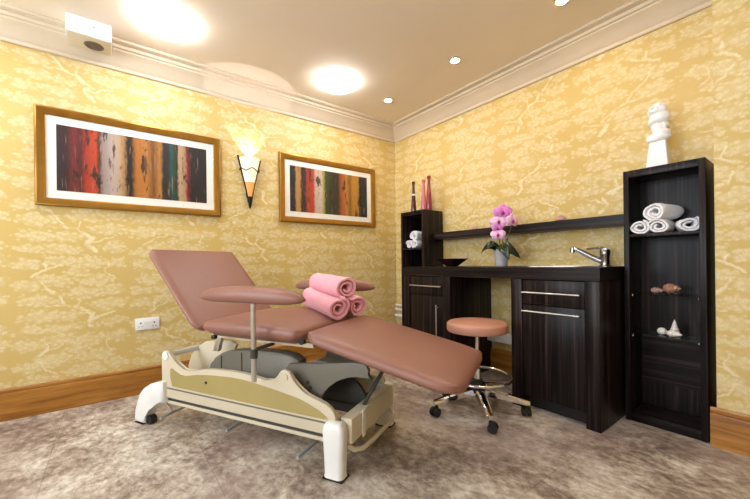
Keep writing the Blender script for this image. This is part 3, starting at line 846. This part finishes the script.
for k in range(3):
    a = R(20 + 120 * k); m.cyl((.022 * math.cos(a), .022 * math.sin(a), .19), (.203 * math.cos(a), .203 * math.sin(a), .216), .005, n=8)
m.build('foot_ring', M['chrome'], st)
for k in range(5):
    a = R(-112 + 72 * k); Ma = Matrix.Rotation(a, 4, 'Z')
    rings = []
    for x, w, z0, z1 in ((.03, .028, .105, .152), (.12, .024, .096, .138), (.22, .021, .082, .115), (.285, .019, .073, .100), (.303, .013, .073, .096)):
        rings.append([(x, -w, z0), (x, w, z0), (x, w * .95, z1 - .008), (x, w * .55, z1), (x, -w * .55, z1), (x, -w * .95, z1 - .008)])
    m = MB(); vs = m.ring_loft(rings); m._xf(vs, Ma); o = m.build('leg', M['chrome'], st, smooth=35)
    Mc = Ma @ Matrix.Translation((.285, 0, 0)) @ Matrix.Rotation(R(25 + 40 * k), 4, 'Z')
    m = MB()
    for s in (-1, 1): m.cyl((.012, s * .008, .0275), (.012, s * .024, .0275), .027, n=22, M=Mc)
    m.box((-.010, -.007, .020), (.030, .007, .060), .002, M=Mc); m.cyl((0, 0, .045), (0, 0, .0705), .008, n=12, M=Mc)
    m.build('castor', M['rubber'], o)

# ------------------------------------------------------------------ things on the worktop and shelf
t = thing('dish', 'dark wide flared dish on the worktop by the corner unit', 'dish', (1.09, -.30, WT + .0005))
m = MB()
def sq(w, d, z, r=.02): return rrect(w, d, r, z)
m.ring_loft([sq(.040, .040, 0), sq(.048, .048, .008), sq(.080, .075, .040), sq(.112, .098, .066), sq(.107, .093, .067), sq(.075, .070, .043), sq(.042, .042, .014)])
m.build('bowl', M['dish'], t)

orx, ory = 1.537, -.25
orc = thing('potted_orchid', 'pink orchid in a silver grey pot on the worktop', 'potted plant', (orx, ory, WT + .0005))
MB().lathe([(.001, 0), (.040, 0), (.044, .004), (.046, .02), (.056, .105), (.059, .122), (.060, .130), (.055, .132), (.050, .118), (.001, .112)], n=32).build('pot', M['pot'], orc)
m = MB(); m.ell((0, 0, .112), (.048, .048, .012)); m.build('moss', M['stem'], orc)
def leaf(az, L, w, rise, drop, roll=0):
    m = MB(); bm = m.bm; n = 14; rows = []
    for i in range(n + 1):
        s = i / n; x = L * (s - .10 * s * s); z = .118 + rise * math.sin(min(1, s * 1.5) * PI / 2) - drop * s ** 2.2
        hw = w * math.sin(PI * min(1, .12 + .88 * s) ** .85) ** .7 if s < 1 else .002
        rows.append([(x, y * hw, z + .25 * hw * abs(y) - (.0 if q else .004)) for q in (1, 0) for y in ((-1, -.5, 0, .5, 1) if q else (1, .5, 0, -.5, -1))])
    vs = m.ring_loft(rows); m._xf(vs, Matrix.Rotation(R(az), 4, 'Z') @ Matrix.Translation((0, 0, .12)) @ Matrix.Rotation(R(roll), 4, 'X') @ Matrix.Translation((0, 0, -.12))); return m.build('leaf', M['leaf'], orc, smooth=80)
leaf(203, .175, .046, .085, .105, -42); leaf(226, .13, .045, .06, .045, -20); leaf(-8, .145, .048, .070, .145, 42); leaf(-42, .140, .048, .06, .130, 15); leaf(90, .13, .036, .07, .09)
def stem(pts): return MB().tube(pts, [.0035] * (len(pts) - 1) + [.002], 8).build('stem', M['stem'], orc)
stem([(.005, 0, .11), (.02, -.01, .20), (.035, -.015, .30), (.035, -.02, .38), (.025, -.03, .42), (-.02, -.04, .40), (-.04, -.05, .35)])
stem([(-.01, .01, .11), (-.015, 0, .20), (.0, -.02, .28), (.010, -.03, .33)])
stem([(.01, .01, .11), (.05, .01, .21), (.085, 0, .30), (.115, -.01, .345)])
def flower(p, size, yaw, pitch, pale, proto={}):
    Mx = Matrix.Translation(p) @ Matrix.Rotation(R(yaw), 4, 'Z') @ Matrix.Rotation(R(90 + pitch), 4, 'X')
    m = MB()
    def petal(a, L, w, tilt):
        rows = []; n = 8
        for i in range(n + 1):
            s = i / n; hw = w * (math.sin(PI * (s * .9 + .06)) ** .75); x = L * s; z = tilt * L * s - .30 * L * s * s
            if i == n: hw = w * .25
            rows.append([(x, y * hw, z + .18 * hw * (1 - y * y) + q) for q in (.0012, -.0012) for y in ((-1, -.4, .4, 1) if q > 0 else (1, .4, -.4, -1))])
        vs = m.ring_loft(rows); m._xf(vs, Mx @ Matrix.Rotation(R(a), 4, 'Z'))
    for a in (90, 212, 328): petal(a, size * .98, size * .36, .15)
    for a in (12, 168): petal(a, size * 1.05, size * .56, .22)
    o = m.build('flower', M['petalp' if pale else 'petal'], orc, smooth=80)
    m = MB(); m.ell((0, -.1 * size, .16 * size), (.20 * size, .26 * size, .16 * size), M=Mx, u=12, v=8); m.ell((0, .08 * size, .12 * size), (.10 * size, .10 * size, .12 * size), M=Mx, u=10, v=6)
    m.build('lip', M['lip'], o)
cam_yaw = 38
flower((.044, -.045, .408), .068, cam_yaw, 0, False)
flower((-.030, -.055, .338), .036, cam_yaw - 40, 5, False)
flower((.022, -.065, .338), .060, cam_yaw + 5, -5, True)
flower((.122, -.045, .335), .060, cam_yaw + 40, 0, True)
flower((.016, -.072, .290), .042, cam_yaw, 10, False)
flower((.016, -.065, .240), .054, cam_yaw - 6, 0, True)
m = MB()
for p in ((-.035, -.05, .185), (.058, -.02, .20), (.035, -.03, .175)): m.ell(p, (.008, .008, .013), u=10, v=8)
m.build('bud', M['stem'], orc)

def bottle(label, x, y, h, r, mat, stopper):
    t = thing('bottle', label, 'bottle', (x, y, 1.4465), 0, 'slim bottles on the corner unit')
    MB().lathe([(.001, 0), (r * .9, 0), (r, .008), (r * .92, h * .25), (r * .7, h * .50), (r * .5, h * .72), (r * .44, h * .86), (r * .5, h * .90), (.001, h * .90)], n=20).build('body', mat, t)
    MB().lathe([(r * .42, h * .9005), (r * .58, h * .915), (r * .62, h * .985), (r * .45, h), (.001, h)], n=16).build('stopper', stopper, t)
    if mat is M['bottle_dark']: MB().lathe([(r * .70, h * .55), (r * .76, h * .555), (r * .72, h * .60), (r * .60, h * .60)], n=20).build('neck_band', M['steel'], t)
bottle('slim dark plum bottle, leftmost of three on the corner unit', .486, -.17, .325, .028, M['bottle_dark'], M['bottle_dark'])
bottle('slim rose pink bottle in the middle of three on corner unit', .600, -.14, .325, .030, M['bottle_pink'], M['bottle_pink'])
bottle('slim berry red bottle, tallest and rightmost of three on corner unit', .703, -.17, .338, .031, M['bottle_red'], M['bottle_red'])

# shells
def conch(name, label, loc, rz, L, r, mat, tilt=90, cat='shell', spikes=0):
    m = MB(); n = 40; rings = []
    for i in range(n + 1):
        s = i / n
        rad = r * (math.sin(PI * min(1, s ** .75)) ** .8 + .02) * (1 - .25 * s)
        rad *= 1 + .10 * math.sin(s * 26)
        ring = []
        for k in range(16):
            a = 2 * PI * k / 16
            bump = 1 + (.12 * max(0, math.sin(a * 3 + s * 24)) if spikes else .04 * math.sin(a + s * 18))
            ring.append((rad * bump * math.cos(a), rad * bump * math.sin(a), L * s))
        rings.append(ring)
    m.ring_loft(rings)
    mn = Matrix.Rotation(R(rz), 4, 'Z') @ Matrix.Rotation(R(tilt), 4, 'Y')
    o = m.build(name, mat, smooth=70); o.data.transform(mn)
    zmin = min(v.co.z for v in o.data.vertices); o.data.transform(Matrix.Translation((0, 0, -zmin)))
    o.location = loc
    return tag(o, label, cat)
conch('seashell', 'small pale pink shell at left on upper glass shelf', (2.440, -.15, .7475), 10, .062, .017, M['shellp'])
conch('seashell', 'brown knobbly shell on the upper glass shelf', (2.498, -.15, .7475), -12, .085, .028, M['shellb'], spikes=1)
m = MB(); m.ell((0, 0, .020), (.022, .020, .020))
m.tube([(.012, -.012, .02), (.016, -.016, .03), (.006, -.02, .036)], [.006, .005, .002], 8)
o = m.build('seashell', M['shellw'], smooth=80); o.location = (2.490, -.15, .5125); tag(o, 'small round white shell at left on lower glass shelf', 'shell')
m = MB(); rings = []
for i in range(36):
    s = i / 35; rad = .026 * (1 - s) ** .9 + .0012; rad *= 1 + .10 * math.sin(s * 34)
    rings.append([(rad * math.cos(2*PI*k/18), rad * math.sin(2*PI*k/18), .090 * s) for k in range(18)])
m.ring_loft(rings); o = m.build('seashell', M['shellw'], smooth=80); o.location = (2.543, -.135, .5125); tag(o, 'pointed white shell standing upright on lower glass shelf', 'shell')
conch('seashell', 'low white shell lying before the pointed one on lower glass shelf', (2.515, -.175, .5125), -15, .075, .019, M['shellw'])
# shells on the long wall shelf
def clam(label, x, y, z, s):
    m = MB(); n = 24
    m.ell((0, 0, .012 * s), (.030 * s, .020 * s, .012 * s))
    for k in range(7):
        a = R(20 + 140 * k / 6); m.tube([(0, 0, .010 * s), (.020 * s * math.cos(a), .004, (.010 + .020 * math.sin(a)) * s), (.036 * s * math.cos(a), .006, (.008 + .036 * math.sin(a)) * s)], [.004 * s, .006 * s, .002 * s], 8)
    o = m.build('seashell', M['shellp'], smooth=80); o.location = (x, y, z); return tag(o, label, 'shell')
clam('small spiky shell on the wall shelf, left of the orchid', 1.150, -.065, 1.2225, .95)
clam('small spiky pinkish shell on the wall shelf above the tap', 1.893, -.065, 1.2225, 1.15)

# sculpture on the tall unit
def sculpture():
    t = thing('sculpture', 'white abstract twisted sculpture on tapered plinth atop the tall unit', 'sculpture', (2.482, -.13, TH + .0005))
    m = MB()
    m.ring_loft([rrect(.052, .050, .006, 0), rrect(.052, .050, .006, .004), rrect(.037, .036, .006, .150), rrect(.035, .034, .006, .153)])
    m.build('plinth', M['ceramic'], t, smooth=40)
    m = MB()
    m.ell((0, 0, .180), (.058, .048, .034)); m.ell((-.012, -.008, .168), (.042, .040, .024)); m.ell((.014, -.005, .200), (.044, .040, .026))
    m.ell((-.004, 0, .235), (.034, .032, .034))
    pts = []
    for k in range(33):
        a = -.6 + k / 32 * 2 * PI * .85
        pts.append((.026 * math.cos(a), .024 * math.sin(a) , .238 + .050 * k / 32))
    m.tube(pts, [.016 + .012 * math.sin(PI * k / 32) for k in range(33)], 14)
    m.ell((.004, 0, .292), (.050, .042, .042)); m.ell((-.004, -.002, .330), (.048, .040, .036), M=None)
    ring = [(-.016 + .017 * math.cos(2*PI*k/24), -.040, .338 + .014 * math.sin(2*PI*k/24)) for k in range(24)]
    m.tube(ring, .006, 8, closed=True)
    m.tube([(-.020, -.022, .362), (.008, -.026, .366), (.030, -.014, .356)], [.007, .010, .007], 10)
    o = m.build('figure', M['ceramic'], t, smooth=180)
    md = o.modifiers.new('merge', 'REMESH'); md.mode = 'VOXEL'; md.voxel_size = .0032; md.use_smooth_shade = True
    md = o.modifiers.new('soften', 'SMOOTH'); md.iterations = 4
sculpture()

# ------------------------------------------------------------------ camera
cam = bpy.data.cameras.new('camera'); co = bpy.data.objects.new('camera', cam); C.objects.link(co)
f, cyp = 346.666, 262.9575
cam.sensor_width = 36; cam.lens = f / 750 * 36; cam.shift_y = (cyp - 249.5) / 750; cam.clip_start = .02
yaw, roll = .649, -.0118
F = Vector((-math.cos(yaw), math.sin(yaw), 0)); r_ = F.cross(Vector((0, 0, 1))).normalized(); u_ = r_.cross(F)
rr, uu = r_ * math.cos(roll) + u_ * math.sin(roll), u_ * math.cos(roll) - r_ * math.sin(roll)
co.matrix_world = Matrix.Translation((3.079, -2.6449, .94)) @ Matrix((rr, uu, -F)).transposed().to_4x4()
sc.camera = co

w = bpy.data.worlds.new('world'); sc.world = w; w.use_nodes = True
w.node_tree.nodes['Background'].inputs[0].default_value = (.80, .90, 1, 1); w.node_tree.nodes['Background'].inputs[1].default_value = 12.5
sc.view_settings.view_transform = 'Standard'; sc.view_settings.look = 'None'; sc.view_settings.gamma = 1; sc.view_settings.use_curve_mapping = False
sc.view_settings.exposure = 0.08
